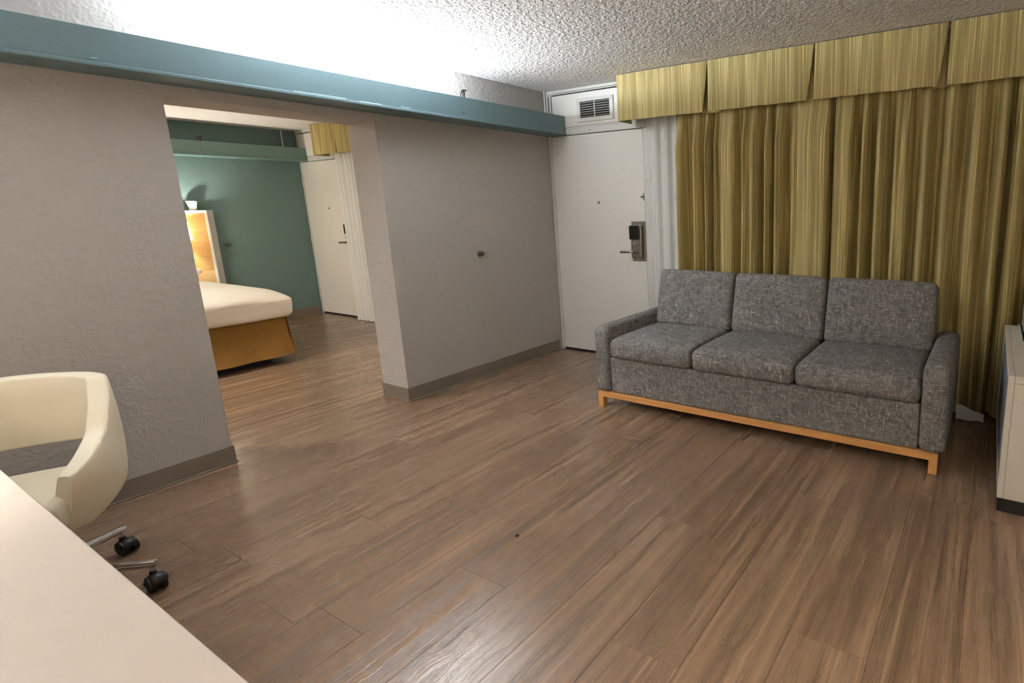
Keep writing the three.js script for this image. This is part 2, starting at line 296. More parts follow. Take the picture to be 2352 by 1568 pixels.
// vent grille above the main door
{
  const v = thing('vent_grille', 'white louvred air vent above the white entrance door', 'vent', [0.575, 2.134, 0.0105]);
  const q = (x0, x1, y0, y1, z0, z1, r) => bx(x0 - 0.575, x1 - 0.575, y0 - 2.134, y1 - 2.134, z0, z1, r);
  mesh('frame', merge([q(0.375, 0.776, 2.303, 2.331, 0, 0.012, 0.003), q(0.375, 0.776, 2.134, 2.168, 0, 0.012, 0.003), q(0.375, 0.411, 2.168, 2.303, 0, 0.012, 0.003), q(0.737, 0.776, 2.168, 2.303, 0, 0.012, 0.003)]), M.framePaint, v);
  mesh('duct_opening', q(0.411, 0.737, 2.168, 2.303, 0, 0.002), M.gap, v);
  mesh('divider', q(0.570, 0.578, 2.168, 2.303, 0.002, 0.012), M.framePaint, v);
  const slat = new THREE.BoxGeometry(0.156, 0.0018, 0.0085); slat.rotateX(-0.35);
  for (let k = 0; k < 7; k++) for (const cx of [0.4905, 0.6575]) { const s = mesh('slat', slat, M.framePaint, v); s.position.set(cx - 0.575, 0.034 + 0.0096 + k * 0.0193, 0.0072); }
}

// ---------------------------------------------------------------- light troughs, tube, clips, pipes
const BX = 0.222, BY0 = 2.046, BY1 = 2.202;
function trough(ox, label, chips) {
  const paint = chips ? M.tealBoard : M.tealBoardDull;
  const t = thing('light_trough', label, 'light trough', [ox, BY0, 2.6], 'painted light troughs');
  const q = (x0, x1, y0, y1, z0, z1, r) => bx(x0, x1, y0 - BY0, y1 - BY0, z0 - 2.6, z1 - 2.6, r);
  mesh('front_board', q(BX - 0.018, BX, BY0 + 0.012, BY1, 0.014, RZ - 0.05, 0.003), paint, t);
  mesh('bottom_board', q(0.0005, BX + 0.012, BY0 - 0.008, BY0 + 0.0115, 0.014, RZ - 0.05, 0.005), paint, t);
  mesh('end_board', q(0.0005, BX - 0.0185, BY0 + 0.012, BY1 - 0.02, 0.014, 0.03, 0.002), paint, t);
  if (chips) mesh('joint', q(BX - 0.004, BX + 0.0003, BY0 + 0.015, BY1, 1.108, 1.1095), M.rubber, t);
  mesh('nail_hole', cyl([BX, 0.045, 1.10 - 2.6], [BX + 0.0008, 0.045, 1.10 - 2.6], 0.004), M.gap, t);
  if (chips) for (const [z0, z1, y, h] of [[1.94, 2.22, 0.014, 0.006], [1.52, 1.60, 0.017, 0.008], [2.98, 3.0, 0.024, 0.010], [1.72, 1.86, 0.012, 0.005]]) {
    const n = 14, pts = []; for (let i = 0; i <= n; i++) pts.push([BX + 0.0125 - 0.009 * (0.5 + 0.5 * hash(i, Math.round(z0 * 10), 4)), y + h * 0.3 * (hash(i, Math.round(z0 * 100), 3) - 0.5), z0 + (z1 - z0) * i / n - 2.6]);
    mesh('paint_ridge', tubeGeo(pts, 0.0028, 40, 6), M.tealChip, t);
  }
  return t;
}
trough(0, 'long blue-grey light trough over the opening, glowing along its top', true);
trough(-W, 'unlit teal light trough on the bedroom wall above the headboard', false);
for (const [TZ0, TZ1, label] of [[1.23, 2.55, 'cool white fluorescent strip light lying in the blue-grey trough above the opening'], [3.85, 5.17, 'cool white fluorescent strip light lying in the blue-grey trough above the desk']]) {
  const f = thing('strip_light', label, 'light', [0.09, BY0 + 0.0117, (TZ0 + TZ1) / 2], 'strip lights in the trough'), hl = (TZ1 - TZ0) / 2;
  const ty = 2.191 - BY0 - 0.0117, tx = -0.015;
  mesh('housing', merge([bx(-0.06, 0.06, 0, 0.07, -hl, hl, 0.006)]), M.whitePlastic, f);
  mesh('tube', cyl([tx, ty, -hl + 0.03], [tx, ty, hl - 0.03], 0.012), M.tube, f);
  for (const e of [-1, 1]) mesh('lamp_holder', bx(tx - 0.014, tx + 0.014, 0.0705, ty + 0.014, e < 0 ? -hl : hl - 0.028, e < 0 ? -hl + 0.028 : hl, 0.003), M.whitePlastic, f);
  for (const tilt of [-0.8, 0.8]) {           // the tube shines towards the room and towards the wall
    const l = new THREE.RectAreaLight(COOL, TROUGH_POWER * (TZ0 > 3 ? REAR_SHARE : 1), 0.026, TZ1 - TZ0 - 0.06), dir = V(Math.sin(tilt), Math.cos(tilt), 0);
    l.position.set(0.09 + tx + dir.x * 0.0135, 2.191 + dir.y * 0.0135, (TZ0 + TZ1) / 2);
    l.up.set(0, 0, 1); l.lookAt(l.position.clone().add(dir)); scene.add(l);
  }
}
function clip(ox, label) {
  const c = thing('wire_clip', label, 'clip', [ox + BX, BY1, 1.09], 'wire clips on the troughs');
  mesh('loop', tubeGeo([[-0.006, -0.012, 0.018], [-0.004, 0.012, 0.02], [0, 0.036, 0.012], [0, 0.046, 0], [0, 0.036, -0.01], [-0.004, 0.010, -0.012], [-0.006, -0.012, -0.012]], 0.0052, 36, 8), M.black, c);
  mesh('hook_end', tubeGeo([[0, 0.044, 0.006], [0.002, 0.05, -0.012], [0, 0.048, -0.030]], 0.005, 10, 6), M.black, c);
  mesh('spring', bx(-0.006, -0.001, -0.01, 0.034, -0.003, 0.007, 0.001), M.rubber, c);
}
clip(0, 'small black wire clip on the edge of the glowing trough');
clip(-W, 'small black wire clip on the edge of the unlit bedroom trough');
for (const [ox, zz, label] of [[0.03, 0.055, 'thin white riser pipe between the glowing trough and the ceiling corner'], [-W + 0.05, 0.19, 'thin white riser pipe above the unlit bedroom trough']]) {
  const p = thing('riser_pipe', label, 'pipe', [ox, BY0 + 0.012, zz], 'riser pipes in the corners');
  mesh('pipe', cyl([0, 0, 0], [0, H - BY0 - 0.0125, -0.002], 0.0065, 0.0065, 14), M.framePaint, p);
  mesh('collar', cyl([0, BY1 - BY0 - 0.016, 0], [0, BY1 - BY0 + 0.004, 0], 0.012, 0.012, 16), M.framePaint, p);
}

// ---------------------------------------------------------------- curtains
const FOLDS = [[1.468, 0.2], [1.498, 1], [1.579, -1], [1.65, 1], [1.704, -0.3], [1.751, 1], [1.787, -1], [1.815, 0.6], [1.839, 0], [1.894, 0.8], [1.946, 0.6], [2.021, -1], [2.05, 0.8], [2.09, 0.1], [2.13, 1], [2.191, -0.8], [2.236, 1], [2.271, -0.3], [2.322, 1], [2.378, -0.8], [2.43, 0.4], [2.47, 0.2], [2.508, 0.9], [2.584, 1], [2.665, 0.9], [2.702, -1], [2.745, 0.8], [2.817, 0.6], [2.873, -0.8], [2.922, 1], [2.966, -0.7], [3.022, 1], [3.08, -0.6], [3.124, 0.7], [3.152, 0.5], [3.184, 0.9], [3.232, -0.6], [3.301, 1], [3.358, -0.7], [3.429, 1], [3.499, -0.5], [3.581, 0.7], [3.653, -0.6], [3.719, 1], [3.763, -1], [3.801, 0.8], [3.839, 0.5], [3.89, -0.7], [3.95, 0.9], [4.01, -0.6], [4.08, 0.8], [4.15, -0.8], [4.23, 0.9], [4.31, -0.6], [4.39, 0.8], [4.46, -0.4], [4.52, 0.6]];
function drape(list, y0, y1, zc, amp, name, m, uoff, hem = null, slack = 0.012) {
  const N = (list.length - 1) * 7, xs = [], ks = [];
  for (let i = 0; i <= N; i++) { const a = Math.min(list.length - 2, Math.floor(i / 7)), t = i / 7 - a, s = sm(t); xs.push(list[a][0] + (list[a + 1][0] - list[a][0]) * (t + 0.0 * s)); ks.push(list[a][1] + (list[a + 1][1] - list[a][1]) * s); }
  const low = (y) => smooth(2.08, 1.8, y) * (amp > 0.03 ? 1 : 0);
  const arc = [0]; for (let i = 1; i <= N; i++) arc.push(arc[i - 1] + Math.hypot(xs[i] - xs[i - 1], amp * (ks[i] - ks[i - 1])));
  return surface(N, 26, (s, t) => {
    const i = Math.round(s * N), yy = y0 + (y1 - y0) * t, wob = slack * (fbm(s, t * 0.5, 23, 3, 2, 401 + uoff) - 0.5);
    const q = [xs[i] + wob, yy, zc + 0.016 * low(yy) + amp * Math.sign(ks[i]) * Math.pow(Math.abs(ks[i]), 0.65) * (amp > 0.03 ? 0.6 + 0.75 * low(yy) : 1) + 0.7 * wob];
    if (hem) hem(q, s, t); return q;
  }, (s, t, q) => [arc[Math.round(s * N)] + uoff * 0.37, q[1]]);
}
const cut = (a, b) => { const l = FOLDS.slice(a, b + 1).map((p) => [...p]); if (a) l[0] = [l[0][0] + 0.008, 0.05]; l.push([l[l.length - 1][0] + 0.05, -0.95]); return l; };   // each panel's edge tucks behind the next
const iA = FOLDS.findIndex((f) => f[0] === 2.702), iB = FOLDS.findIndex((f) => f[0] === 3.763);
const CG = 'olive curtains over the window';
one('curtain', drape(cut(0, iA), 0.03, H - 0.06, 0.113, 0.057, 'a', M.drape, 1), M.drape, 'olive striped curtain panel beside the white sheer, tightly gathered', 'curtain', CG);
one('curtain', drape(cut(iA, iB), 0.025, H - 0.06, 0.113, 0.057, 'b', M.drape, 2), M.drape, 'olive striped curtain panel behind the right half of the sofa', 'curtain', CG);
one('curtain', drape(cut(iB, FOLDS.length - 1), 0.03, H - 0.06, 0.113, 0.057, 'c', M.drape, 3), M.drape, 'olive striped curtain panel behind the low cream cabinet', 'curtain', CG);

function sheer(list, y0, y1, zc, label, uoff, hem, tagAt) {
  const s = thing('sheer_curtain', label, 'curtain', [list[0][0], 0, zc], 'white sheer curtains');
  mesh('sheer_fabric', drape(list.map(([x, k]) => [x - list[0][0], k]), y0, y1, 0, 0.016, 's', M.sheer, uoff, hem, 0.01), M.sheer, s);
  if (tagAt) mesh('tag', bx(tagAt[0] - list[0][0] - 0.016, tagAt[0] - list[0][0] + 0.016, tagAt[1] - 0.03, tagAt[1] + 0.03, 0.019, 0.022, 0.002), M.whitePlastic, s);
}
const sh = []; for (let x = 1.145, k = 0; x < 4.3; x += 0.036 + 0.03 * hash(k, 7, 2), k++) sh.push([x, (k % 2 ? 0.9 : -0.8) + 0.3 * (hash(k, 3, 1) - 0.5)]);
sheer(sh, 0.012, H - 0.08, 0.030, 'white sheer curtain hanging between the entrance door and the olive drapes', 5, null, [1.287, 1.956]);
const sb = []; for (let x = -3.445, k = 0; x < -1.5; x += 0.03 + 0.025 * hash(k, 9, 2), k++) sb.push([x, (k % 2 ? 0.9 : -0.8) + 0.3 * (hash(k, 4, 1) - 0.5)]);
sheer(sb, 0.008, H - 0.08, 0.085, 'white sheer curtain beside the bedroom door', 6, null, null);
one('sheer_hem', surface(24, 10, (s, t) => [3.586 + 0.16 * s, 0.012 + 0.085 * Math.pow(t, 1.3) * (1 - 0.55 * s) + 0.004 * Math.sin(s * 9), 0.262 - 0.045 * t + 0.010 * Math.sin(s * 7 + t * 2)], (s, t) => [s * 0.22, t * 0.2]), M.sheer, 'pale sheer curtain hem bunched on the floor beside the sofa', 'curtain');
{
  const w = thing('curtain_wand', 'thin white curtain wand hanging at the edge of the olive drape', 'curtain wand', [1.462, 1.43, 0.168]);
  mesh('rod', cyl([0, 0, 0], [0, 0.925, -0.030], 0.0035), M.whitePlastic, w); mesh('grip', cyl([0, -0.005, 0], [0, 0.05, 0], 0.0045), M.whitePlastic, w);
}

function valance(x0, seams, x1, y0, zf, label, end) {
  const cx = (x0 + x1) / 2, v = thing('curtain_valance', label, 'valance', [cx, y0, 0], 'olive box-pleated valances');
  const edges = [x0, ...seams, x1], yt = H - 0.006 - y0;
  for (let i = 0; i + 1 < edges.length; i++) {
    const a = edges[i] - cx + (i ? 0.002 : 0), b = edges[i + 1] - cx, hasGap = i + 2 < edges.length, n = 40;
    const f = (s, t, dz) => { const rgt = b - (hasGap ? 0.012 + 0.042 * (1 - t) : 0), x = a + (rgt - a) * s; const rip = 0.008 * (fbm(s, t * 0.35, 9, 2, 2, 501 + i) - 0.5) * (1.4 - t) + 0.006 * Math.sin(s * 13 + i) * (1 - t); return [x, yt * t + 0.006 * (1 - t) * (fbm(s, 0.3, 8, 3, 2, 521 + i) - 0.5), zf + dz + rip - (hasGap ? 0.02 * Math.pow(s, 12) : 0)]; };
    const uvf = (s, t, q) => [q[0] + i * 0.31, q[1]];
    const front = surface(n, 10, (s, t) => f(s, t, 0), uvf), rear = surface(n, 10, (s, t) => f(1 - s, t, -0.012), uvf);
    const hem = surface(n, 1, (s, t) => { const q = f(s, 0, 0); q[2] -= 0.012 * (1 - t); return q; }, uvf);
    mesh('panel', merge([front, rear, hem]), M.drape, v);
    if (hasGap) mesh('pleat', boxUV(surface(6, 4, (s, t) => [b - 0.09 + 0.16 * s, -0.004 + (yt + 0.004) * t, zf - 0.058 + 0.002 * Math.sin(s * 5)], (s, t, q) => [q[0], q[1]])), M.drape, v);
  }
  mesh('return_end', surface(8, 10, (s, t) => [x0 - cx + 0.003 + 0.01 * s * (1 - s), yt * t - 0.004, 0.03 + (zf - 0.035) * s], (s, t, q) => [q[2], q[1]]), M.drape, v);
  mesh('mounting_board', bx(x0 - cx + 0.02, x1 - cx - 0.01, yt - 0.024, yt - 0.002, 0.03, zf - 0.05, 0.002), M.framePaint, v);
  mesh('curtain_track', bx(x0 - cx + 0.12, x1 - cx - 0.02, yt - 0.05, yt - 0.026, 0.1, 0.14, 0.002), M.whitePlastic, v);
}
valance(0.968, [1.789, 2.584, 3.394], 4.66, 2.073, 0.216, 'olive striped box-pleated valance over the long curtains by the sofa');
valance(-3.645, [-3.125], -1.45, 2.07, 0.216, 'olive striped valance over the white sheer in the bedroom');
{
  const c = thing('bead_chain', 'short white bead chain dangling under the valance corner', 'chain', [1.098, 2.022, 0.15]);
  const b = new THREE.SphereGeometry(0.006, 10, 8); for (let k = 0; k < 5; k++) mesh('bead', b, M.whitePlastic, c).position.set(0, 0.008 + k * 0.0135, 0);
  mesh('cord', cyl([0, 0.06, 0], [0, H - 0.0305 - 2.02, 0], 0.0016), M.whitePlastic, c);
}

// ---------------------------------------------------------------- wall bumpers
for (const [x, y, z, label] of [[0.0005, 1.032, 0.90, 'round grey door bumper on the grey wall beside the entrance door'], [-W + 0.0005, 1.02, 0.935, 'round dark door bumper on the teal bedroom wall']]) {
  const b = thing('door_bumper', label, 'door bumper', [x, y, z], 'wall door bumpers');
  const r = (g) => { g.rotateZ(-Math.PI / 2); return g; };
  mesh('mount', r(lathe([[0, 0], [0.024, 0], [0.024, 0.014], [0.021, 0.018], [0, 0.018]])), M.nickel, b);
  mesh('rubber_tip', r(lathe([[0, 0.018], [0.0185, 0.018], [0.0185, 0.04], [0.014, 0.047], [0, 0.047]])), M.rubber, b);
}

// ---------------------------------------------------------------- sofa
{
  const SX = 2.449, sofa = thing('sofa', 'dark grey tweed three-seat sofa on a low maple frame', 'sofa', [SX, 0, 0.66]);
  const place = (g, x, y, z) => { g.translate(x - SX, y, z - 0.66); return g; };
  const ZF = 1.09, ZB = 0.245, A0 = 1.318, A1 = 1.441, A2 = 3.446, A3 = 3.578;
  for (const [a, b, k] of [[A0, A1, 0], [A2, A3, 1]]) {
    const g = softBox(b - a, 0.462, ZF - ZB, 0.034, 24, (q, u, v, w) => { if (v > 0) { q.y += 0.010 * v * (1 - u * u); q.y -= 0.020 * Math.pow(Math.max(0, (w - 0.86) / 0.14), 2) * v; } q.x += 0.006 * u * (1 - w * w) * (1 - v * v); }, k * 0.4, 0.1);
    mesh('arm', place(g, (a + b) / 2, 0.114 + 0.231, (ZF + ZB) / 2), M.tweed, sofa);
  }
  mesh('front_panel', place(softBox(A2 - A1 - 0.004, 0.252, 0.10, 0.014, 24, null, 0.2, 0.3), (A1 + A2) / 2, 0.114 + 0.126, 1.073 - 0.05), M.tweed, sofa);
  mesh('seat_deck', place(softBox(A2 - A1 - 0.004, 0.22, 0.62, 0.02, 8, null, 0.2, 0.3), (A1 + A2) / 2, 0.114 + 0.115, 0.64), M.tweed, sofa);
  mesh('back_frame', place(softBox(A2 - A1 - 0.004, 0.62, 0.08, 0.025, 12, null, 0.2, 0.5), (A1 + A2) / 2, 0.114 + 0.31, 0.29), M.tweed, sofa);
  const E = [1.443, 2.088, 2.766, 3.444];
  for (let k = 0; k < 3; k++) {
    const w = E[k + 1] - E[k] - 0.008, cx = (E[k] + E[k + 1]) / 2;
    const seat = softBox(w, 0.144, 0.62, 0.042, 28, (q, u, v, t) => { const f = (1 - u * u) * (1 - t * t); q.y += (v > 0 ? 0.022 : -0.002) * f; q.z += (t > 0 ? 0.010 : 0) * t * (1 - u * u) * (1 - v * v); q.y -= 0.010 * Math.max(0, t) ** 6 * (v > 0 ? 1 : 0); }, k * 0.37, k * 0.53);
    mesh('seat_cushion', place(seat, cx, 0.362 + 0.071, 0.785), M.tweed, sofa);
    const back = softBox(w, 0.43, 0.15, 0.036, 26, (q, u, v, t) => { const f = (1 - u * u) * (1 - v * v); q.z += (t > 0 ? 0.020 : -0.004) * f; q.y += 0.004 * (1 - u * u) * (v > 0 ? 1 : 0); }, k * 0.29 + 0.1, k * 0.61);
    back.rotateX(-0.24); mesh('back_cushion', place(back, cx, 0.685, 0.384), M.tweed, sofa);
  }
  mesh('rail', place(bx(-(A3 - A0) / 2 + 0.055, (A3 - A0) / 2 - 0.07, 0.0755, 0.1135, -0.0225, 0.0225, 0.003), SX, 0, 1.066), M.maple, sofa);
  mesh('rail', place(bx(-(A3 - A0) / 2 + 0.055, (A3 - A0) / 2 - 0.07, 0.0755, 0.1135, -0.0225, 0.0225, 0.003), SX, 0, 0.29), M.maple, sofa);
  for (const [x0, x1] of [[1.334, 1.3755], [3.5025, 3.546]]) for (const z of [1.066, 0.29]) mesh('leg', bx(x0 - SX, x1 - SX, 0, 0.1135, z - 0.0225 - 0.66, z + 0.0225 - 0.66, 0.003), M.maple, sofa);
}

// ---------------------------------------------------------------- low cabinet at the right and the appliance on it
{
  const cx = 4.25, c = thing('low_cabinet', 'cream low cabinet with a grey front and black plinth beside the sofa', 'cabinet', [cx, 0, 0.68]);
  const q = (x0, x1, y0, y1, z0, z1, r = 0.003) => bx(x0 - cx, x1 - cx, y0, y1, z0 - 0.68, z1 - 0.68, r);
  const X0 = 3.812, X1 = 4.70, Y1 = 0.648, Z0 = 0.225, ZE = 1.315;
  mesh('plinth', q(X0 + 0.004, X1, 0, 0.066, Z0 + 0.01, ZE - 0.004), M.black, c);
  mesh('end_panel', q(X0 + 0.025, X1, 0.067, Y1 - 0.036, ZE - 0.024, ZE), M.cream, c);
  mesh('end_panel', q(X0 + 0.025, X1, 0.067, Y1 - 0.036, Z0, Z0 + 0.024), M.cream, c);
  mesh('top', q(X0 + 0.025, X1, Y1 - 0.0345, Y1, Z0, ZE), M.cream, c);
  mesh('face_frame', merge([q(X0, X0 + 0.0245, 0.067, Y1, ZE - 0.024, ZE), q(X0, X0 + 0.0245, 0.067, Y1, Z0, Z0 + 0.024), q(X0, X0 + 0.0245, Y1 - 0.03, Y1, Z0 + 0.024, ZE - 0.024), q(X0, X0 + 0.0245, 0.067, 0.087, Z0 + 0.024, ZE - 0.024)]), M.cream, c);
  for (let k = 0; k < 2; k++) { const a = Z0 + 0.026 + k * 0.522; const d = mesh('drawer_front', q(X0 + 0.006, X0 + 0.024, 0.09, Y1 - 0.033, a, a + 0.514, 0.002), M.greyFront, c); }
  mesh('back_panel', q(X1 - 0.02, X1, 0.07, Y1 - 0.036, Z0 + 0.024, ZE - 0.024), M.cream, c);
  const a = thing('countertop_appliance', 'grey box-shaped appliance on a black tray on the cream cabinet', 'appliance', [4.045, Y1 + 0.0005, 0.42]);
  mesh('tray', bx(-0.155, 0.24, 0, 0.012, -0.16, 0.20, 0.004), M.black, a);
  mesh('tray_rim', merge([bx(-0.165, -0.1555, 0, 0.016, -0.17, 0.21, 0.003)]), M.whitePlastic, a);
  mesh('body', bx(-0.15, 0.22, 0.0125, 0.26, -0.15, 0.06, 0.012), mat({ color: 0xa9a6a2, roughness: 0.45 }), a);
}

// ---------------------------------------------------------------- desk and its lamp
{
  const d = thing('desk', 'pale laminate desk with a plain straight edge', 'desk', [2.1, 0, 3.97]);
  mesh('desktop', bx(-1.42, 0.92, 0.718, 0.75, -0.305, 0.36, 0.003), M.laminate, d);
  mesh('leg_panel', bx(0.84, 0.87, 0, 0.7175, -0.25, 0.33, 0.003), M.laminate, d);
  for (const z of [0.27, 0.31].slice(1)) mesh('leg', bx(-1.38, -1.34, 0, 0.7175, z, z + 0.04, 0.003), M.nickel, d);
  mesh('modesty_panel', bx(-1.33, 0.8395, 0.35, 0.7175, 0.30, 0.318, 0.003), M.laminate, d);
  const l = thing('desk_lamp', 'cream shaded table lamp standing on the pale desk', 'lamp', [1.5, 0.7505, 4.24]);
  mesh('lamp_base', lathe([[0, 0], [0.075, 0], [0.075, 0.012], [0.02, 0.022], [0.012, 0.05], [0.012, 0.30], [0, 0.30]]), M.nickel, l);
  mesh('lamp_shade', lathe([[0.125, 0.26], [0.095, 0.46]]), M.shade, l);
  mesh('bulb', new THREE.SphereGeometry(0.03, 16, 12).translate(0, 0.34, 0), M.bulb, l);
  const p = new THREE.PointLight(WARM, DESK_LAMP, 0, 2); p.position.set(0, 0.34, 0); p.castShadow = true; p.shadow.radius = 1.5; l.add(p);
}

// ---------------------------------------------------------------- desk chair
{
  const ch = thing('desk_chair', 'cream vinyl tub chair on chrome castor base tucked by the desk', 'chair', [0.78, 0, 3.61]);
  // own axes: f forward, s to the side; turned so that it faces the room
  const th = THREE.MathUtils.degToRad(27), FX = Math.cos(th), FZ = Math.sin(th), SXx = Math.sin(th), SZ = -Math.cos(th);
  const toW = (f, s, y) => [f * FX + s * SXx, y, f * FZ + s * SZ];
  const half = [[0.15, 0.205], [0.09, 0.238], [0, 0.258], [-0.09, 0.262], [-0.165, 0.245], [-0.222, 0.19], [-0.248, 0.10], [-0.255, 0]];
  const path = new THREE.CatmullRomCurve3([...half.map(([f, s]) => V(f, 0, s)), ...half.slice(0, -1).reverse().map(([f, s]) => V(f, 0, -s))], false, 'centripetal');
  const N = 120;
  const prof = (t) => {                        // t 0 at the front of an arm, 1 at the middle of the back
    const top = t < 0.28 ? 0.535 + 0.10 * (t / 0.28) : t < 0.52 ? 0.635 + 0.17 * Math.pow((t - 0.28) / 0.24, 0.9) : 0.805 + 0.015 * sm((t - 0.52) / 0.48);
    const bot = t < 0.12 ? 0.325 : t < 0.45 ? 0.325 + 0.10 * ((t - 0.12) / 0.33) : t < 0.70 ? 0.425 + 0.125 * sm((t - 0.45) / 0.25) : 0.55;
    return [bot, top];
  };
  const pos = [], idx = [], TH = 0.028, BV = 0.010;
  const ringOf = (th2, hh) => { const r = []; for (const [sx, sy] of [[1, 1], [-1, 1], [-1, -1], [1, -1]]) for (let k = 0; k <= 3; k++) { const a = k / 3 * Math.PI / 2, ca = Math.cos(a), sa = Math.sin(a), [p, q] = sx * sy > 0 ? [ca, sa] : [sa, ca]; r.push([sx * (th2 - BV + BV * p), sy * (hh - BV + BV * q)]); } const o = []; r.forEach((p, i) => { o.push(p); const n = r[(i + 1) % r.length]; const d = Math.hypot(n[0] - p[0], n[1] - p[1]); if (d > 0.03) for (let k = 1; k < 6; k++) o.push([p[0] + (n[0] - p[0]) * k / 6, p[1] + (n[1] - p[1]) * k / 6]); else if (i % 4 === 3) for (let k = 1; k < 6; k++) o.push([p[0] + (n[0] - p[0]) * k / 6, p[1] + (n[1] - p[1]) * k / 6]); }); return o; };
  let ring = 0;
  for (let i = 0; i <= N; i++) {
    const u = i / N, t = 1 - Math.abs(2 * u - 1), c = path.getPointAt(u), tg = path.getTangentAt(u), nrm = V(tg.z, 0, -tg.x).normalize();
    const [b, tp] = prof(t), e = Math.min(u, 1 - u) * N, th2 = TH - (e < 2 ? BV * 0.9 * (1 - Math.sqrt(1 - (1 - e / 2) ** 2)) : 0), hh = (tp - b) / 2, mid = (tp + b) / 2;
    const pts = ringOf(th2, hh); ring = pts.length;
    for (const [sx, sy] of pts) {              // upright slab that leans in towards the seat at its foot
      const y = mid + sy, lean = -0.05 * clamp01((0.53 - y) / 0.2) * (1 - sm(clamp01(t / 0.4)));
      const belly = 0.010 * (1 - (sy / hh) ** 2) * (sx < 0 ? 1 : -0.6);
      const cc = c.clone().addScaledVector(nrm, -sx + lean + belly);
      pos.push(...toW(cc.x, cc.z, y));
    }
  }
  for (let i = 0; i < N; i++) for (let k = 0; k < ring; k++) { const a = i * ring + k, b = i * ring + (k + 1) % ring, c = a + ring, d = b + ring; idx.push(a, b, c, b, d, c); }
  for (const i of [0, N]) { const c0 = pos.length / 3; const av = [0, 0, 0]; for (let k = 0; k < ring; k++) for (let m = 0; m < 3; m++) av[m] += pos[(i * ring + k) * 3 + m] / ring; pos.push(...av); for (let k = 0; k < ring; k++) { const a = i * ring + k, b = i * ring + (k + 1) % ring; i ? idx.push(a, b, c0) : idx.push(a, c0, b); } }
  let g = new THREE.BufferGeometry(); g.setAttribute('position', new THREE.Float32BufferAttribute(pos, 3)); g.setIndex(idx); g = toCreasedNormals(g, 0.7);
  mesh('back_and_arms', boxUV(g), M.vinyl, ch);
  const seat = softBox(0.42, 0.12, 0.40, 0.045, 20, (q, u, v, t) => { q.y += (v > 0 ? 0.014 : 0) * (1 - u * u) * (1 - t * t); });
  seat.translate(0.0, 0.405, 0); seat.rotateY(-th); mesh('seat', seat, M.vinyl, ch);
  mesh('seat_pan', (() => { const p = softBox(0.36, 0.05, 0.32, 0.02, 8); p.translate(-0.01, 0.33, 0); p.rotateY(-th); return p; })(), M.black, ch);
  mesh('gas_column', merge([cyl([0, 0.10, 0], [0, 0.20, 0], 0.028), cyl([0, 0.20, 0], [0, 0.305, 0], 0.016)]), M.chrome, ch);
  for (let k = 0; k < 5; k++) {
    const a = THREE.MathUtils.degToRad(-50 - 73 * k + (k > 1 ? 0 : 0)), cx = Math.cos(a), cz = Math.sin(a), R = 0.36;
    const arm = mesh('base_arm', merge([cyl([0.02 * cx, 0.142, 0.02 * cz], [R * cx, 0.102, R * cz], 0.019, 0.0145, 16), cyl([R * cx, 0.102, R * cz], [(R + 0.004) * cx, 0.1015, (R + 0.004) * cz], 0.0145, 0.011, 16), cyl([R * cx * 0.965, 0.094, R * cz * 0.965], [R * cx * 0.965, 0.066, R * cz * 0.965], 0.007)]), M.chrome, ch);
    const px = R * cx * 0.965, pz = R * cz * 0.965, sw = a + 0.9 + k, ox = 0.016 * Math.cos(sw), oz = 0.016 * Math.sin(sw), ax = -Math.sin(sw), az = Math.cos(sw);
    const wheel = (o) => cyl([px + ox + ax * (o - 0.0085), 0.031, pz + oz + az * (o - 0.0085)], [px + ox + ax * (o + 0.0085), 0.031, pz + oz + az * (o + 0.0085)], 0.0305, 0.0305, 28);
    const castor = mesh('castor', merge([wheel(-0.017), wheel(0.017), cyl([px + ox - ax * 0.008, 0.03, pz + oz - az * 0.008], [px + ox + ax * 0.008, 0.03, pz + oz + az * 0.008], 0.024, 0.024, 16), (() => { const h = new THREE.SphereGeometry(0.035, 20, 10, 0, Math.PI * 2, 0, Math.PI / 2); h.scale(1, 0.9, 1); h.translate(px + ox, 0.036, pz + oz); return plain(h); })(), cyl([px, 0.045, pz], [px, 0.072, pz], 0.011)]), M.black, arm);
  }
}

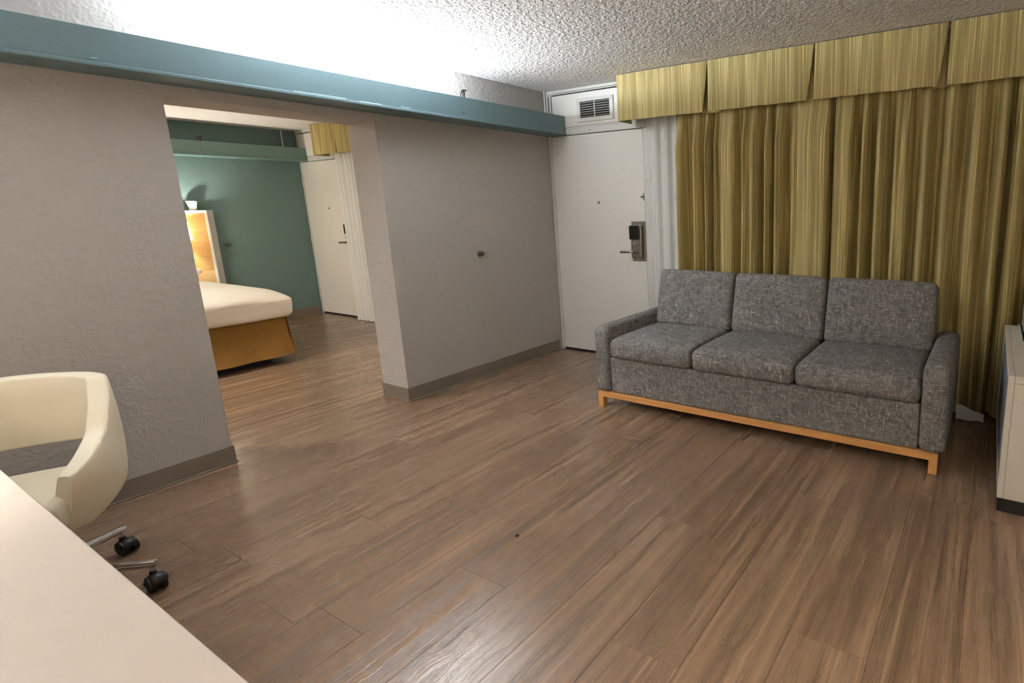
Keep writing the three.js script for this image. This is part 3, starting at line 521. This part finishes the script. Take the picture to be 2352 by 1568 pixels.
// ---------------------------------------------------------------- bedroom: bed, headboard, lamps
{
  const bed = thing('bed', 'made bed with white duvet and ochre skirt in the bedroom', 'bed', [-3.22, 0, 2.32]);
  const X = (x) => x + 3.22, Z = (z) => z - 2.32;
  const duv = softBox(2.16, 0.275, 1.94, 0.06, 40, (q, u, v, t) => { if (v > 0) { q.y += 0.018 * (1 - u * u) * (1 - t * t); q.y -= v * (0.06 * Math.max(0, u) ** 6 + 0.035 * Math.abs(t) ** 6); } else { q.x += 0.02 * Math.max(0, u) ** 8 * v; } q.x += 0.012 * u * (fbm((t + 1) / 2, (v + 1) / 2, 9, 3, 3, 601) - 0.5) * 2; q.y += 0.008 * (fbm((u + 1) / 2, (t + 1) / 2, 6, 6, 3, 611) - 0.5); });
  duv.translate(X(-3.215), 0.408 + 0.1375, Z(2.315)); mesh('duvet', duv, M.linen, bed);
  mesh('box_spring', bx(X(-4.27), X(-2.24), 0.10, 0.404, Z(1.43), Z(3.22), 0.01), M.black, bed);
  mesh('bed_base', bx(X(-4.2), X(-2.2), 0, 0.0995, Z(1.585), Z(3.08), 0.004), M.black, bed);
  const skirt = surface(60, 12, (s, t) => { const z = 1.395 + (3.25 - 1.395) * s, fl = Math.pow(1 - t, 1.15); return [X(-2.222 + 0.205 * fl + 0.012 * fl * Math.sin(z * 17) - 0.02 * Math.pow(1 - Math.min(1, s / 0.06), 2)), 0.075 + 0.335 * t, Z(z + 0.03 * fl * (1 - 2 * s))]; }, (s, t) => [s * 1.9, t * 0.4]);
  mesh('bed_skirt', skirt, M.ochre, bed);
  mesh('bed_skirt', surface(60, 12, (s, t) => { const x = -2.222 - 2.0 * s, fl = 1 - t; return [X(x + 0.185 * fl * Math.pow(1 - s, 6)), 0.075 + 0.335 * t, Z(1.395 + 0.03 * fl * Math.pow(1 - s, 9) - 0.015 * fl * Math.sin(x * 15))]; }, (s, t) => [s * 2, t * 0.4]), M.ochre, bed);
  for (const [z, name, label] of [[1.80, 'pillow', 'white bed pillow under the corner wall lamp'], [2.75, 'pillow', 'white bed pillow on the far half of the bed']]) {
    const p = softBox(0.42, 0.15, 0.78, 0.07, 20, (q, u, v, t) => { const e = 1 - 0.75 * Math.max(Math.abs(u), Math.abs(t)) ** 4; q.y *= e; });
    p.rotateZ(-0.18); const o = one(name, p, M.linen, label, 'pillow', 'bed pillows'); o.position.set(-4.02, 0.80, z);
  }
  const hb = thing('headboard', 'wood-plank headboard in a white frame against the teal wall', 'headboard', [-W, 0, 2.3]);
  const HX = 0.10, HT = 1.431, HZ0 = 1.115, HZ1 = 3.5, q = (x0, x1, y0, y1, z0, z1, r = 0.002) => bx(x0, x1, y0, y1, z0 - 2.3, z1 - 2.3, r);
  const body = new THREE.Shape([[0.0005, 1.015], [HX, HZ0], [HX, HZ1], [0.0005, HZ1 + 0.1]].map(([a, b]) => new THREE.Vector2(a, -(b - 2.3))));
  const bg = new THREE.ExtrudeGeometry(body, { depth: HT, bevelEnabled: false }); bg.rotateX(-Math.PI / 2);
  mesh('body', boxUV(bg), M.framePaint, hb);
  mesh('rim', merge([q(HX + 0.0003, HX + 0.022, HT - 0.032, HT, HZ0, HZ1), q(HX + 0.0003, HX + 0.022, 0, HT - 0.032, HZ0, HZ0 + 0.022), q(HX + 0.0003, HX + 0.022, 0, HT - 0.032, HZ1 - 0.022, HZ1)]), M.framePaint, hb);
  for (let r = 0; r < 7; r++) {
    const y1 = HT - 0.033 - r * 0.165, y0 = y1 - 0.1635; let z = HZ0 + 0.023, k = 0;
    while (z < HZ1 - 0.05) { const L = k === 0 ? (r % 2 ? 0.155 : 0.165) : 0.5 + 0.3 * hash(r, k, 8), z1 = Math.min(HZ1 - 0.023, z + L); mesh('board', q(HX + 0.0003, HX + 0.010 + 0.002 * hash(r, k, 2), y0, y1, z, z1 - 0.002), M.boards[Math.floor(hash(r, k, 5) * 3)], hb); z = z1; k++; }
  }
  const pot = thing('plant_pot', 'small white tapered pot standing on top of the headboard', 'pot', [-W + 0.062, HT + 0.0005, 1.213]);
  mesh('pot_wall', lathe([[0, 0], [0.034, 0], [0.047, 0.088], [0.053, 0.09], [0.053, 0.106], [0.046, 0.106], [0.036, 0.012], [0, 0.012]]), M.whitePlastic, pot);
  for (const [z, label] of [[1.435, 'cream shaded lamp on the headboard under the white pot'], [3.30, 'cream shaded lamp at the other end of the headboard']]) {
    const l = thing('wall_lamp', label, 'lamp', [-W + HX + 0.012, 1.17, z], 'headboard lamps');
    mesh('back_plate', bx(0.0005, 0.012, -0.06, 0.06, -0.04, 0.04, 0.004), M.nickel, l);
    mesh('bracket', cyl([0.012, 0, 0], [0.15, 0.0, 0], 0.008), M.nickel, l);
    mesh('lamp_shade', lathe([[0.095, -0.06], [0.075, 0.14]]).translate(0.16, 0, 0), M.shade, l);
    mesh('bulb', new THREE.SphereGeometry(0.028, 16, 12).translate(0.16, 0.09, 0), M.bulb, l);
    const p = new THREE.PointLight(WARM, BEDSIDE, 0, 2); p.position.set(0.16, 0.09, 0); p.castShadow = true; p.shadow.radius = 1.4; l.add(p);
  }
}

// ---------------------------------------------------------------- bedroom ceiling lamp (outside the frame)
{
  const l = thing('ceiling_lamp', 'round flush ceiling lamp over the bed', 'lamp', [-2.3, H - 0.09, 4.1]);
  mesh('ceiling_plate', cyl([0, 0.06, 0], [0, 0.0895, 0], 0.31, 0.31, 40), M.nickel, l);
  mesh('diffuser', cyl([0, 0.0, 0], [0, 0.0595, 0], 0.29, 0.30, 40), M.bulbGlass, l);
  const r = new THREE.RectAreaLight(WARM, BEDROOM_LAMP, 0.5, 0.5); r.position.set(-2.3, H - 0.092, 4.1); r.rotation.x = -Math.PI / 2; scene.add(r);
}

// ---------------------------------------------------------------- standing lamps outside the frame
for (const [x, z, power, label] of [[4.50, 4.15, FLOOR_LAMP, 'standing lamp with a wide cream shade by the right wall'], [-0.72, 0.62, BEDROOM_FLOOR_LAMP, 'standing lamp with a wide cream shade in the bedroom behind the short wall']]) {
  const l = thing('floor_lamp', label, 'lamp', [x, 0, z]);
  mesh('lamp_base', lathe([[0, 0], [0.15, 0], [0.15, 0.015], [0.02, 0.03], [0, 0.03]]), M.nickel, l);
  mesh('pole', cyl([0, 0.03, 0], [0, 1.48, 0], 0.012), M.nickel, l);
  mesh('lamp_shade', lathe([[0.22, 1.38], [0.17, 1.68]], 40), M.shade, l);
  mesh('bulb', new THREE.SphereGeometry(0.035, 16, 12).translate(0, 1.53, 0), M.bulb, l);
  const p = new THREE.PointLight(WARM, power, 0, 2); p.position.set(0, 1.53, 0); p.castShadow = true; p.shadow.radius = 1.7; l.add(p);
}

// ---------------------------------------------------------------- crumb on the floor
one('floor_scrap', (() => { const g = new THREE.IcosahedronGeometry(0.009, 1); g.scale(1.1, 0.35, 0.5); g.rotateY(0.6); g.translate(1.992, 0.0035, 2.468); return plain(g); })(), M.black, 'tiny dark scrap lying on the open floor', 'scrap');

renderer.render(scene, camera);
